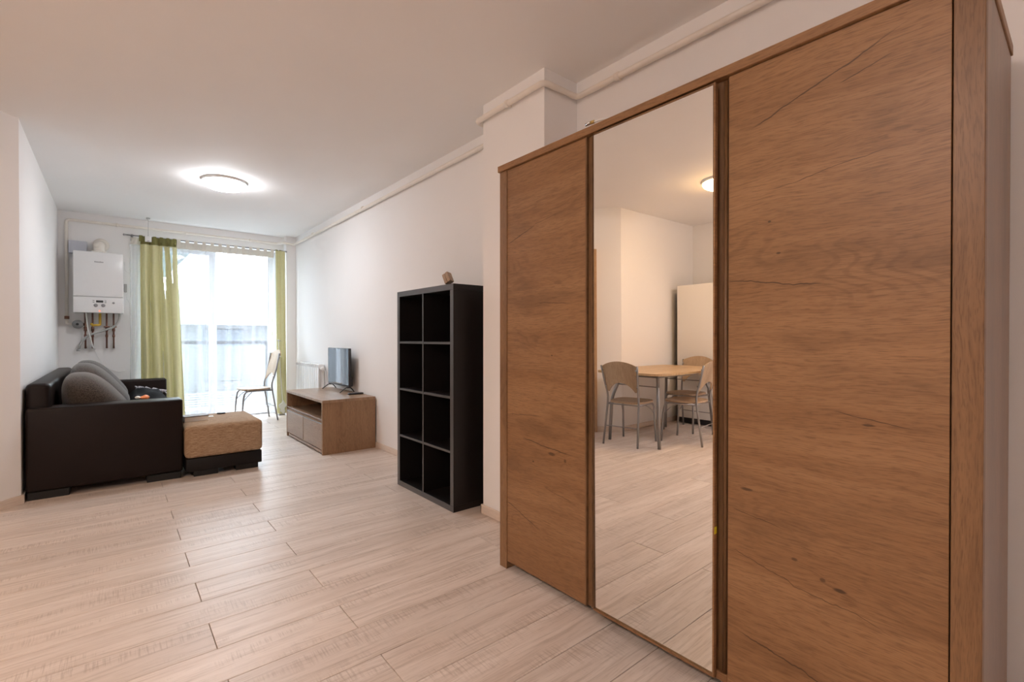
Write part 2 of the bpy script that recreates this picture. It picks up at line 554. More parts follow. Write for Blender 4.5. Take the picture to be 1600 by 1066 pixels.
def thing(name, label, cat, loc, rotz=0.0, group=None):
    o = bpy.data.objects.new(name, None)
    o.empty_display_size = 0.1
    COL.objects.link(o)
    o.location = loc
    o.rotation_euler = (0, 0, rotz)
    return tag(o, label, cat, group)

def tag(o, label, cat, group=None):
    o['label'] = label
    o['category'] = cat
    if group:
        o['group'] = group
    return o

def struct(o):
    o['kind'] = 'structure'
    return o

def dup(root, loc, rotz, label, group=None):
    r = root.copy()
    COL.objects.link(r)
    r.location = loc
    r.rotation_euler = (0, 0, rotz)
    r['label'] = label
    if group:
        r['group'] = group
    for ch in list(root.children):
        c = ch.copy()
        COL.objects.link(c)
        c.parent = r
        for g in list(ch.children):
            d = g.copy()
            COL.objects.link(d)
            d.parent = c
    return r

# ================================================================== the setting
XR, YF, XL, YD, XB, YK, XK, YN, H = 2.08, 7.63, -0.48, 4.62, -1.645, 3.49, -3.22, -1.3, 2.60

floor = struct(MB().box(XK - .1, XR + .1, YN - .1, YF + .3, -0.20, -0.012).build('floor', 'joint'))
W = 0.2022
full = None
row = 0
y0 = 2.008 - W * 17
k = -17
while y0 < YF + 0.16:
    y1 = y0 + W
    start = 0.727 if (k % 2) else 0.287      # joints alternate from row to row
    lo = XK
    if y1 > YK:
        lo = XL if y0 >= YD else XK if y0 < YK else XB + (y0 - YK) * (XL - XB) / (YD - YK) - 0.05
    if y1 > YF:
        lo = 0.3
    hi = XR if y1 < YF + .02 else 1.85
    x = start - 1.30 * math.ceil((start - lo) / 1.30)
    while x < hi:
        a, b = max(x, lo), min(x + 1.30, hi)
        if b - a > 0.01:
            g = 0.0012
            if abs(b - a - 1.30) < 1e-6 and full is not None:
                o = bpy.data.objects.new('plank', full)
                COL.objects.link(o)
            else:
                mb = MB()
                mb.box(0 + g, b - a - g, g, W - g, -0.010, 0.0, 0.0012)
                me = bpy.data.meshes.new('plank')
                mb.bm.to_mesh(me)
                mb.bm.free()
                me.materials.append(M['floor'])
                o = bpy.data.objects.new('plank', me)
                COL.objects.link(o)
                if abs(b - a - 1.30) < 1e-6:
                    full = me
            o.parent = floor
            o.location = Vector((a, y0, 0)) - floor.location
        x += 1.30
    y0 = y1
    k += 1

struct(MB().box(XK - .2, XR + .2, YN - .2, YF + .32, H, H + .2).build('ceiling', 'ceiling'))
struct(MB().box(XR, XR + .2, YN, YF + .32, -.01, H).build('wall_right', 'wall'))
OX0, OX1, OZ = 0.33, 1.880, 2.39
struct(MB().box(XL - .2, OX0, YF, YF + .3, -.01, H).box(OX1, XR, YF, YF + .3, -.01, H).box(OX0, OX1, YF, YF + .3, OZ, H).build('wall_back', 'wall'))
struct(MB().box(XL - .2, XL, YD, YF, -.01, H).build('wall_left', 'wall'))
dv = Vector((XL - XB, YD - YK, 0)).normalized()
nv = Vector((-dv.y, dv.x, 0))
A, B = Vector((XL, YD, 0)), Vector((XB, YK, 0))
struct(MB().prism([(B.x, B.y), (A.x, A.y), (A.x - .2, A.y + .02), (A.x + nv.x * .2 - .1, A.y + nv.y * .2), (B.x + nv.x * .2, B.y + nv.y * .2)], -.01, H).build('wall_diagonal', 'wall'))
struct(MB().box(XK - .2, XB, YK, YK + .2, -.01, H).build('wall_kitchen', 'wall'))
struct(MB().box(XK - .2, XK, YN, YK, -.01, H).build('wall_far_left', 'wall'))
struct(MB().box(XK - .2, XR + .2, YN - .2, YN, -.01, H).build('wall_front', 'wall'))
CX, CY0, CY1 = 1.822, 1.918, 2.482
struct(MB().box(CX, XR + .01, CY0, CY1, -.01, H).build('column', 'wall'))
struct(MB().box(1.952, XR + .01, 7.50, YF + .01, -.01, H).build('column', 'wall'))

def bb(name, x0, x1, y0, y1, mat='baseboard'):
    return struct(MB().box(x0, x1, y0, y1, 0, 0.058, 0.004).build(name, mat))
bb('baseboard_right', XR - .014, XR, CY1, 7.50)
bb('baseboard_right', XR - .014, XR, YN, CY0)
bb('baseboard_column', CX - .014, CX, CY0 - .014, CY1 + .014)
bb('baseboard_column', CX - .014, XR - .014, CY1, CY1 + .014, 'baseboard_x')
bb('baseboard_far_left', XK, XK + .014, YN, YK - .014)
bb('baseboard_front', XK + .014, XR - .014, YN, YN + .014, 'baseboard_x')
bb('baseboard_left', XL, XL + .014, YD, YF)
bb('baseboard_back', XL + .014, OX0, YF - .014, YF, 'baseboard_x')
bb('baseboard_back', OX1, 1.952, YF - .014, YF, 'baseboard_x')
bb('baseboard_kitchen', XK, XB, YK - .014, YK, 'baseboard_x')
# diagonal baseboards on both sides of the door in the diagonal wall
DL = (A - B).length
def diag_box(name, mat, s0, s1, out0, out1, z0, z1, parent=None, bev=0.0):
    rot = Matrix.Rotation(math.atan2(dv.y, dv.x), 3, 'Z')
    c = B + dv * ((s0 + s1) / 2) - nv * ((out0 + out1) / 2)
    mb = MB()
    L, T = s1 - s0, out1 - out0
    mb.box(c.x - L / 2, c.x + L / 2, c.y - T / 2, c.y + T / 2, z0, z1, bev, 1, rot)
    return mb.build(name, mat, parent)
struct(diag_box('baseboard_diagonal', 'baseboard_x', 0.0, 0.285, 0.0, 0.014, 0, 0.058))
struct(diag_box('baseboard_diagonal', 'baseboard_x', 1.245, DL + .01, 0.0, 0.014, 0, 0.058))
# apartment door in the diagonal wall
door = diag_box('door_1', 'door_wood', 0.34, 1.18, 0.002, 0.030, 0.005, 2.06, None, 0.002)
struct(door)
diag_box('door_frame', 'door_wood', 0.285, 0.345, 0.0, 0.045, 0.0, 2.12, door, 0.004)
diag_box('door_frame', 'door_wood', 1.175, 1.245, 0.0, 0.045, 0.0, 2.12, door, 0.004)
diag_box('door_frame', 'door_wood', 0.345, 1.175, 0.0, 0.045, 2.055, 2.12, door, 0.004)
hb = diag_box('door_handle', 'chrome', 1.04, 1.15, 0.055, 0.075, 1.02, 1.045, door, 0.006)

# ---- balcony door (window_1)
WY0, WY1 = 7.79, 7.865
win = struct(MB().box(OX0, OX0 + .06, WY0, WY1, .02, OZ, .004).box(OX1 - .095, OX1, WY0, WY1, .02, OZ, .004)
             .box(OX0 + .06, OX1 - .095, WY0, WY1, OZ - .06, OZ, .004).box(OX0 + .06, OX1 - .095, WY0, WY1, .0, .035, .004).build('window_1', 'upvc'))
def leaf(x0, x1, y):
    f = .075
    MB().box(x0, x0 + f, y, y + .06, .055, OZ - .065, .004).box(x1 - f, x1, y, y + .06, .055, OZ - .065, .004) \
        .box(x0 + f, x1 - f, y, y + .06, .055, .055 + .08, .004).box(x0 + f, x1 - f, y, y + .06, OZ - .13, OZ - .065, .004).build('window_frame', 'upvc', win)
    MB().box(x0 + f - .005, x1 - f + .005, y + .025, y + .035, .13, OZ - .125).build('pane', 'glass', win)
leaf(OX0 + .055, 1.105, WY0 - .005)          # the right leaf of the balcony door stands open, out of view
MB().box(1.045, 1.125, WY0 + .057, WY1 + .02, .04, OZ - .062, .004).build('mullion', 'upvc', win)
for zz in (0.75, 1.16, 1.36, 1.62, 2.0):
    MB().box(OX1 - .062, OX1 - .045, WY0 - .003, WY0 + .001, zz, zz + .05, .001).build('strike_plate', 'chrome', win)
MB().box(OX1 - .099, OX1 - .0955, WY0 + .01, WY0 + .03, 0.04, OZ - .07).build('seal', 'dark_gap', win)
struct(MB().box(OX0, OX1, 7.79, 7.93, -.01, .022, .004).build('trim_1', 'upvc'))

# ---- balcony and the building across the street
struct(MB().box(-0.9, 3.2, 7.93, 9.2, -.2, -.03).build('balcony_floor', 'balcony_tile'))
rl = thing('balcony_railing', 'pale slatted metal railing with grey top rail outside the balcony door', 'railing', (1.2, 9.0, -.03))
MB().box(-.9, 2.06, 8.97, 9.03, 1.02, 1.075, .004).build('top_rail', 'rail', rl)
for px in (-.87, .58, 2.03):
    MB().box(px - .022, px + .022, 8.98, 9.02, -.03, 1.02, .003).build('post', 'rail', rl)
sl = None
z = .03
while z < 1.0:
    if sl is None:
        sl = MB().box(-.85, 2.01, 8.985, 9.005, z, z + .019).build('slat', 'slat', rl)
        sz = z
    else:
        c = sl.copy()
        COL.objects.link(c)
        c.location.z = z - sz
    z += .036
bd = thing('apartment_building', 'bright white apartment block seen through the sheer curtain', 'building', (3, 19, -9))
MB().box(-9, 16, 17.0, 24, -9, 2.2).build('wall', 'facade_grey', bd)
MB().box(-9, 16, 16.2, 16.5, 1.62, 2.42).build('parapet', 'facade', bd)
MB().box(-9, 16, 16.2, 16.5, -1.4, -.45).build('parapet', 'facade', bd)
MB().box(-9, 16, 16.2, 17.0, 1.50, 1.62).build('slab', 'facade', bd)
MB().box(-9, 16, 16.2, 17.0, -1.5, -1.4).build('slab', 'facade', bd)
for wx in (-5.0, -2.6, -.2, 2.1, 4.0, 6.4):
    MB().box(wx, wx + 1.1, 16.95, 17.02, -.2, 1.38, .01).build('window', 'facade_glass', bd)
    MB().box(wx, wx + 1.1, 16.95, 17.02, -3.2, -1.75, .01).build('window', 'facade_glass', bd)
MB().prism([(-4.0, 3.35), (1.35, 3.1), (2.1, 4.05), (-2.2, 4.4)], 19.0, 19.4, 'y').build('roof', 'teal', bd)
struct(MB().box(-40, 40, 9.5, 60, -9.2, -9).build('ground', 'ground'))

# ================================================================== wardrobe
WX, WXB = 1.467, 1.99
WYL, WYR = 1.861, 0.150
wd = thing('wardrobe', 'large oak sliding door wardrobe with a mirrored middle door', 'wardrobe', (WX + .26, (WYL + WYR) / 2, 0))
wy = (WYL + WYR) / 2
def yl(y): return y - wy
MB().box(WX, WXB, WYL - .053, WYL, 0, 1.931, .0015).build('side_panel', 'oak_v', wd)
sp = MB().box(WX, WX + .03, WYR, WYR + .053, 0, 1.931, .0015).build('stile', 'oak_v', wd)
MB().box(WX + .0305, WXB, WYR + .002, WYR + .02, 0, 1.928, .001).build('side_panel', 'oak_side', wd)
MB().box(1.458, WXB + .002, WYR - .002, WYL + .006, 1.9315, 1.961, .0015).build('top_panel', 'oak_h', wd)
MB().box(1.56, WXB - .012, WYR + .053, WYL - .053, .055, .075).build('bottom_panel', 'oak_h', wd)
MB().box(WXB - .01, WXB - .002, WYR + .021, WYL - .053, .02, 1.93).build('back_panel', 'oak_dark', wd)
for fy in (WYR + .10, WYL - .10):
    MB().box(1.60, 1.90, fy - .02, fy + .02, 0, .055).build('foot', 'foot_black', wd)
cr_r = [  # cracks on the right door: (y0, z0) -> (y1, z1) in wardrobe coordinates
    (yl(.66), 1.742, yl(.27), 1.885, .0045, .035), (yl(.43), 1.79, yl(.30), 1.822, .0025, .02),
    (yl(.735), 1.297, yl(.43), 1.262, .0035, .03), (yl(.70), .228, yl(.25), .155, .004, .05),
    (yl(.44), .93, yl(.26), .90, .0022, .02), (yl(.71), .60, yl(.55), .575, .002, .02),
    (yl(.60), 1.55, yl(.28), 1.60, .002, .03), (yl(.735), .47, yl(.28), .38, .0022, .06)]
kn_r = [(yl(.34), 1.655, .050, .014, .22), (yl(.665), .665, .022, .006, .75), (yl(.42), .455, .020, .006, .8), (yl(.36), .90, .018, .004, .7),
        (yl(.575), 1.365, .008, .004, .8), (yl(.30), 1.63, .03, .007, .25), (yl(.60), 1.46, .006, .004, .8), (yl(.53), .50, .010, .006, .6), (yl(.46), .468, .009, .007, .6)]
M['oak_right'] = oak('oak right door', 1, 2, OD, OM, OL, cracks=cr_r, knots=kn_r, seed=11.0)
cr_l = [(yl(1.80), 1.572, yl(1.60), 1.635, .004, .02), (yl(1.62), 1.637, yl(1.44), 1.66, .002, .02), (yl(1.82), .335, yl(1.56), .255, .004, .03),
        (yl(1.70), .655, yl(1.36), .628, .0045, .03), (yl(1.60), 1.28, yl(1.35), 1.265, .0025, .03), (yl(1.80), .76, yl(1.55), .77, .0022, .03), (yl(1.55), .46, yl(1.36), .43, .002, .03)]
kn_l = [(yl(1.50), .615, .026, .009, .7), (yl(1.42), .60, .009, .010, .6), (yl(1.62), .56, .007, .005, .8), (yl(1.46), 1.36, .03, .009, .25), (yl(1.50), 1.045, .006, .004, .8)]
M['oak_left'] = oak('oak left door', 1, 2, OD, OM, OL, cracks=cr_l, knots=kn_l, seed=23.0)
d1 = MB().box(1.4705, 1.4885, 1.307, 1.8065, .038, 1.9295, .001).build('door', 'oak_left', wd)
MB().box(1.4690, 1.4700, 1.300, 1.3065, .038, 1.9295).box(1.4700, 1.4885, 1.300, 1.3065, .038, 1.9295, .001).box(1.482, 1.492, 1.235, 1.2995, .038, 1.9295).box(1.474, 1.482, 1.273, 1.279, .038, 1.9295, .002) \
    .build('handle_profile', 'oak_dark', d1)
d3 = MB().box(1.4705, 1.4885, .2060, .7205, .038, 1.9295, .001).build('door', 'oak_right', wd)
hp = MB().box(1.482, 1.492, .721, .790, .038, 1.9295)
hp.tube([(1.482, .7335, .065), (1.482, .7335, 1.925)], .0075, 10)
hp.build('handle_profile', 'oak_dark', d3)
MB().box(1.4705, 1.482, .721, .775, .040, .066, .002).build('end_cap', 'oak_h', d3)
# mirror door hangs very slightly forward at the top
d2 = MB().box(1.457, 1.466, .760, 1.245, .052, 1.9205, .001).build('mirror_door', 'oak_dark', wd)
MB().box(1.4500, 1.466, .7535, .7595, .052, 1.9205, .0008).build('edge_strip', 'oak_h', d2)
MB().box(1.4500, 1.466, 1.2455, 1.2485, .052, 1.9205, .0008).build('edge_strip', 'oak_dark', d2)
MB().box(1.4500, 1.457, .760, 1.245, .0515, .0575).build('edge_strip', 'oak_h', d2)
MB().box(1.4520, 1.457, .760, 1.245, 1.912, 1.9205).build('edge_strip', 'oak_dark', d2)
mm = MB()
mm.box(1.4525, 1.4555, .760, 1.245, .058, 1.9115)
tl = math.tan(R(.28))
for v in mm.bm.verts:
    v.co.x -= (v.co.z - .98) * tl
mm.build('mirror', 'mirror', d2)
st = MB().box(1.4515, 1.4645, .7526, .7534, .505, .527).build('sticker', 'sticker', d2)
st['label'] = 'tiny yellow sticker on the edge strip'

ax = thing('antenna_cable', 'white coaxial cable with silver and brass plug lying on the wardrobe top', 'cable', (1.52, 1.30, 1.961))
MB().tube([(1.52, 1.322, 2.0065), (1.525, 1.29, 2.008), (1.54, 1.20, 1.995), (1.60, 1.05, 1.968), (1.70, .85, 1.967)], .004, 8, .04).build('cable', 'white_plastic', ax)
MB().tube([(1.52, 1.342, 2.008), (1.52, 1.332, 2.0082)], .0052, 10).tube([(1.52, 1.350, 2.008), (1.52, 1.322, 2.008)], .0062, 10).build('plug', 'chrome', ax)
MB().tube([(1.52, 1.324, 2.008), (1.523, 1.306, 2.0085)], .0068, 10).build('collar', 'brass', ax)
MB().tube([(1.50, 1.39, 1.966), (1.53, 1.30, 1.985), (1.60, 1.15, 1.985), (1.72, .95, 1.967)], .005, 8, .05).build('cable', 'white_plastic', ax)

# ================================================================== black cube shelf
SX, SXB, SY0, SY1, SH = 1.675, 2.064, 2.604, 3.390, 1.47
sh = thing('cube_shelf', 'tall black eight cube open shelf standing against the white wall', 'shelf', ((SX + SXB) / 2, (SY0 + SY1) / 2, 0))
front_sheen(MB().box(SX, SXB, SY0, SY1, SH - .039, SH, .001).build('top_panel', 'black_lam', sh), 'edge_sheen')
front_sheen(MB().box(SX, SXB, SY0, SY1, 0, .039, .001).build('bottom_panel', 'black_lam', sh), 'edge_sheen')
for yy in (SY0, SY1 - .039):
    front_sheen(MB().box(SX, SXB, yy, yy + .039, .0392, SH - .0392, .001).build('side_panel', 'black_lam', sh), 'edge_sheen')
MB().box(SXB - .006, SXB - .001, SY0 + .0395, SY1 - .0395, .0395, SH - .0395).build('back_panel', 'black_lam', sh)
ym = (SY0 + SY1) / 2
front_sheen(MB().box(SX, SXB - .0065, ym - .008, ym + .008, .0392, SH - .0392, .0008).build('divider', 'black_lam', sh), 'edge_sheen')
ch = (SH - .078 - 3 * .016) / 4
for i in range(3):
    zz = .039 + ch * (i + 1) + .016 * i
    for (ya, yb) in ((SY0 + .0392, ym - .0082), (ym + .0082, SY1 - .0392)):
        front_sheen(MB().box(SX + .0005, SXB - .0065, ya, yb, zz, zz + .016, .0008).build('shelf_board', 'black_lam', sh), 'edge_sheen')
blk = thing('wooden_block', 'small pale two layer wooden block tilted on the black shelf top', 'block', (1.705, 2.715, SH))
rot = Matrix.Rotation(R(-32), 3, 'X') @ Matrix.Rotation(R(20), 3, 'Z')
for k in (-1, 1):
    b = MB().box(-.022, .022, k * .0125 - .0115, k * .0125 + .0115, -.036, .036, .002)
    bmesh.ops.rotate(b.bm, cent=(0, 0, 0), matrix=rot, verts=b.bm.verts)
    bmesh.ops.translate(b.bm, vec=(1.705, 2.715, SH + .0435), verts=b.bm.verts)
    b.build('layer', 'stack_wood', blk)

# ================================================================== tv stand, tv
TX, TXB, TY0, TY1, TH = 1.535, 2.064, 4.672, 5.905, .523
ts = thing('tv_stand', 'low brown oak television stand with open shelf and two drawers', 'tv stand', ((TX + TXB) / 2, (TY0 + TY1) / 2, 0))
MB().box(TX - .002, TXB, TY0 - .001, TY1 + .001, TH - .026, TH, .001).build('top_panel', 'tvstand_top', ts)
MB().box(TX, TXB, TY0, TY0 + .028, 0, TH - .0262, .001).build('side_panel', 'tvstand_side', ts)
MB().box(TX, TXB, TY1 - .028, TY1, 0, TH - .0262, .001).build('side_panel', 'tvstand_side', ts)
MB().box(TX + .012, TXB - .012, TY0 + .0285, TY1 - .0285, .315, .335).build('shelf_board', 'tvstand_top', ts)
MB().box(TX + .012, TXB - .012, TY0 + .0285, TY1 - .0285, .040, .058).build('bottom_panel', 'tvstand_top', ts)
MB().box(TXB - .012, TXB - .004, TY0 + .0285, TY1 - .0285, .02, TH - .027).build('back_panel', 'tvstand_side', ts)
MB().box(TX + .004, TX + .022, TY0 + .0285, TY1 - .0285, .3005, .3145).build('handle_groove', 'tvstand_side', ts)
MB().box(TX + .004, TX + .022, TY0 + .0285, TY1 - .075, .015, .039).build('plinth', 'tvstand_front', ts)
MB().box(TX + .001, TX + .010, TY0 + .0285, TY1 - .0285, .333, .340, .001).build('shelf_edge', 'tvstand_front', ts)
tm = (TY0 + TY1) / 2 - .01
for (ya, yb) in ((TY0 + .030, tm - .008), (tm + .008, TY1 - .030)):
    dr = MB().box(TX + .001, TX + .019, ya, yb, .048, .292, .0015).build('drawer', 'tvstand_front', ts)
    MB().box(TX - .0005, TX + .006, ya + .002, yb - .002, .2922, .2985, .001).build('handle', 'silver', dr)

tv = thing('television', 'small black flat screen television with two splayed feet on the oak stand', 'television', (1.985, 5.475, TH))
VX, VY0, VY1, VZ0, VZ1 = 1.972, 5.150, 5.800, .583, 1.006
MB().box(VX, VX + .028, VY0, VY1, VZ0, VZ1, .004, 2).build('bezel', 'dark_plastic', tv)
MB().box(VX - .0015, VX + .001, VY0 + .006, VY1 - .006, VZ0 + .022, VZ1 - .006).build('screen', 'screen', tv)
MB().box(VX + .028, VX + .048, VY0 + .05, VY1 - .05, VZ0 + .02, VZ1 - .05, .008, 2).box(VX + .028, VX + .062, VY0 + .03, VY1 - .03, VZ0 + .002, VZ0 + .10, .01, 2).build('back_cover', 'dark_plastic', tv)
for fy in (VY0 + .045, VY1 - .045):
    MB().tube([(VX - .085, fy - .012, TH + .005), (VX - .02, fy, TH + .048), (VX + .012, fy, VZ0 + .004), (VX + .045, fy, TH + .046), (VX + .078, fy + .004, TH + .005)], .0055, 8, .03) \
        .box(VX - .005, VX + .03, fy - .012, fy + .012, VZ0 - .012, VZ0 + .001, .003).build('foot', 'dark_plastic', tv)
rc = thing('remote_control', 'flat black remote control on the oak stand beside the television', 'remote', (1.985, 4.975, TH))
MB().box(1.90, 2.055, 4.948, 4.998, TH + .0005, TH + .018, .005, 2).build('body', 'dark_plastic', rc)
for i in range(4):
    for j in range(2):
        MB().box(1.925 + i * .028, 1.937 + i * .028, 4.960 + j * .018, 4.968 + j * .018, TH + .0178, TH + .020, .001).build('button', 'grey_plastic', rc)

# ================================================================== radiator
ra = thing('radiator', 'white aluminium sectional radiator on the wall beyond the television', 'radiator', (2.02, 6.66, .19))
n = 12
secw = (7.15 - 6.19) / n
s0 = None
for i in range(n):
    yc = 6.19 + secw * (i + .5)
    if s0 is None:
        b = MB()
        b.box(1.985, 1.999, yc - secw * .41, yc + secw * .41, .20, .745, .004, 2)
        b.box(1.999, 2.05, yc - .008, yc + .008, .22, .75, .003)
        b.box(2.04, 2.062, yc - secw * .40, yc + secw * .40, .22, .75, .004)
        b.box(1.995, 2.060, yc - secw * .42, yc + secw * .42, .772, .787, .003)
        for q in (-1, 1):
            b.box(1.987, 2.058, yc + q * secw * .38 - .003, yc + q * secw * .38 + .003, .742, .775)
        for q in range(2):
            b.box(1.988, 1.996, yc - secw * .38, yc + secw * .38, .7525 + .011 * q, .7565 + .011 * q)
        s0 = b.build('section', 'white_enamel', ra)
    else:
        c = s0.copy()
        COL.objects.link(c)
        c.location.y = secw * i
for zz in (.245, .735):
    MB().tube([(2.022, 6.17, zz), (2.022, 7.17, zz)], .018, 10).build('header_tube', 'white_enamel', ra)
MB().lathe([(.001, 0), (.022, 0), (.024, .02), (.017, .045), (.001, .047)], (2.022, 6.125, .735), 'y', 14).build('valve', 'white_plastic', ra)
for yy in (6.4, 6.95):
    MB().box(2.055, 2.08, yy - .01, yy + .01, .68, .74).build('bracket', 'white_enamel', ra)
MB().tube([(2.022, 6.15, .735), (2.022, 6.135, .735), (2.055, 6.135, .70), (2.055, 6.135, .02)], .008, 8, .02).build('pipe', 'white_enamel', ra)

# ================================================================== heating pipes
hp1 = thing('heating_pipe', 'cream painted heating pipe running under the ceiling from boiler to wardrobe', 'pipe', (2.05, 4.0, 2.49))
zc = 2.497
MB().tube([(-.406, 7.60, 1.33), (-.406, 7.60, zc), (1.865, 7.60, zc), (1.918, 7.465, zc), (2.05, 7.465, zc - .015), (2.05, CY1 + .03, zc), (CX - .032, CY1 + .03, zc), (CX - .032, CY0 - .03, zc), (2.05, CY0 - .03, zc), (2.05, -1.2, zc)], .0165, 12, .035).build('pipe', 'pipe_paint', hp1)
def clip(x, y, ax):
    b = MB()
    if ax == 'y':
        b.lathe([(.0165, -.013), (.021, -.013), (.021, .013), (.0165, .013)], (x, y, zc), 'y', 14)
        b.box(x + .008, x + .031, y - .006, y + .006, zc - .012, zc + .004)
    else:
        b.lathe([(.0165, -.013), (.021, -.013), (.021, .013), (.0165, .013)], (x, y, zc), 'x', 14)
        b.box(x - .006, x + .006, y + .008, y + .031, zc - .012, zc + .004)
    b.build('pipe_clip', 'pipe_paint', hp1)
for yy in (2.75, 4.95, 6.6, 1.60, .55):
    clip(2.05, yy, 'y')
clip(CX - .032, 2.20, 'y')
for xx in (.05, .75, 1.5):
    clip(xx, 7.60, 'x')

# ================================================================== boiler
bo = thing('gas_boiler', 'white wall hung gas boiler with grey controls and copper pipes beneath', 'boiler', (-.118, 7.48, 1.41))
BX0, BX1, BY = -.341, .104, 7.33
MB().box(BX0, BX1, BY + .02, 7.62, 1.415, 2.105, .006, 2).build('casing', 'white_enamel', bo)
fc = MB().box(BX0, BX1, BY, BY + .0195, 1.597, 2.112, .010, 3).build('front_cover', 'white_enamel', bo)
bx = -.155
for i in range(7):
    MB().box(bx + i * .0115, bx + i * .0115 + .008, BY - .001, BY + .001, 1.990, 2.003 + (.003 if i in (0, 4) else 0)).build('logo_letter', 'grey_plastic', fc)
cp = MB().box(BX0 + .002, BX1 - .002, BY, BY + .0195, 1.411, 1.592, .008, 3).build('control_panel', 'white_enamel', bo)
MB().box(-.143, -.080, BY - .003, BY + .002, 1.530, 1.555, .002).build('display', 'display', cp)
for (bx_, bz) in ((-.165, .013), (-.165, -.006), (-.060, .013), (-.060, -.006)):
    MB().box(bx_ - .008, bx_ + .008, BY - .003, BY + .002, 1.537 + bz - .004, 1.537 + bz + .005, .001).build('button', 'grey_plastic', cp)
for kx in (-.146, -.080):
    MB().lathe([(.001, -.012), (.016, -.012), (.019, 0), (.001, .001)], (kx, BY, 1.497), 'y', 16).build('knob', 'grey_plastic', cp)
MB().lathe([(.001, -.004), (.010, -.004), (.012, 0), (.001, .001)], (.012, BY, 1.530), 'y', 16).build('gauge', 'grey_plastic', cp)
led = MB().lathe([(.001, -.003), (.006, -.003), (.006, 0), (.001, .001)], (-.112, BY, 1.432), 'y', 10).build('indicator_light', 'led', cp)
led['label'] = 'glowing red indicator'
fl = MB()
fl.tube([(-.118, 7.47, 2.10), (-.118, 7.47, 2.20), (-.118, 7.63, 2.235)], .052, 18, .06)
fl.lathe([(.05, 0), (.068, 0), (.068, .035), (.05, .035)], (-.118, 7.47, 2.105), 'z', 20)
fl.lathe([(.05, 0), (.078, 0), (.072, .018), (.05, .018)], (-.10, 7.61, 2.235), 'y', 24)
fl.lathe([(.001, 0), (.026, 0), (.026, -.02), (.001, -.022)], (-.135, 7.43, 2.20), 'y', 14)
fl.build('flue', 'pipe_paint', bo)
for (px_, zb, zt) in ((-.244, 1.0, 1.43), (-.180, 1.0, 1.43), (-.052, 1.0, 1.43), (.012, 1.0, 1.43)):
    cpz = MB().tube([(px_, 7.56, zt), (px_, 7.56, zb)], .0095, 10).tube([(px_, 7.56, zb + .006), (px_, 7.63, zb + .006)], .011, 10).build('copper_pipe', 'copper', bo)
    MB().tube([(px_, 7.56, 1.25), (px_, 7.56, 1.20)], .0165, 6).build('nut', 'copper', cpz)
    MB().tube([(px_, 7.56, 1.16), (px_, 7.56, 1.13)], .015, 6).build('nut', 'copper', cpz)
    if px_ > -.1:
        MB().box(px_ - .028, px_ + .030, 7.535, 7.56, 1.245, 1.262, .004).build('valve_lever', 'copper', cpz)
MB().tube([(-.113, 7.55, 1.43), (-.113, 7.55, 1.30), (-.113, 7.55, 1.275), (-.19, 7.55, 1.268)], .013, 10, .03).box(-.20, -.175, 7.53, 7.55, 1.27, 1.295, .004).build('gas_valve', 'yellow_paint', bo)
MB().tube([(.07, 7.54, 1.43), (.065, 7.53, 1.33), (.02, 7.52, 1.255), (-.12, 7.52, 1.19), (-.22, 7.52, 1.155), (-.285, 7.54, 1.06), (-.306, 7.56, .985)], .0125, 10, .07) \
    .lathe([(.001, 0), (.018, 0), (.018, .02), (.012, .022)], (-.306, 7.56, .966), 'z', 12).build('drain_hose', 'grey_hose', bo)
MB().tube([(-.238, 7.50, 1.42), (-.225, 7.50, 1.25), (-.175, 7.53, 1.0), (-.16, 7.62, .99)], .0065, 8, .05).build('power_cord', 'white_plastic', bo)
MB().tube([(-.17, 7.62, .995), (-.14, 7.615, .90), (-.07, 7.615, .76), (.06, 7.615, .70), (.12, 7.615, .72)], .0028, 6, .08).build('thin_wire', 'white_plastic', bo)
pm = thing('pipe_filter', 'round grey filter body on the cream pipe left of the boiler connections', 'filter', (-.31, 7.57, 1.28))
MB().lathe([(.001, -.07), (.022, -.07), (.026, -.06), (.046, -.055), (.050, -.03), (.050, .02), (.03, .055), (.001, .06)], (-.311, 7.565, 1.28), 'y', 20).build('body', 'filter', pm)
MB().lathe([(.001, -.074), (.014, -.074), (.014, -.069), (.001, -.069)], (-.311, 7.565, 1.28), 'y', 14).build('cap', 'dark_plastic', pm)
MB().tube([(-.406, 7.60, 1.33), (-.406, 7.60, 1.285), (-.35, 7.585, 1.28)], .016, 10, .02).build('elbow', 'pipe_paint', pm)
MB().tube([(-.406, 7.60, 1.375), (-.406, 7.60, 1.34)], .022, 8).tube([(-.27, 7.57, 1.28), (-.235, 7.565, 1.28)], .015, 8).build('coupling', 'copper', pm)
cb = thing('carton', 'pale grey carton wedged behind the top left of the boiler', 'box', (-.30, 7.57, 2.105))
MB().box(-.386, -.226, 7.545, 7.625, 2.108, 2.253, .002).build('body', 'carton', cb)
MB().box(-.386, -.30, 7.540, 7.5445, 2.20, 2.253, .001).build('flap', 'carton', cb)
th = thing('thermostat', 'small grey box on the wall between boiler and green curtain', 'thermostat', (.126, 7.62, 1.70))
MB().box(.112, .142, 7.606, 7.63, 1.685, 1.785, .004).build('body', 'grey_hose', th)
MB().tube([(.13, 7.625, 1.69), (.14, 7.625, 1.60), (.17, 7.625, 1.55), (.175, 7.625, 1.1)], .0025, 6, .04).tube([(.115, 7.627, 2.06), (.125, 7.626, 1.95), (.16, 7.626, 1.92), (.25, 7.626, 1.925)], .0025, 6, .04).build('wire', 'white_plastic', th)

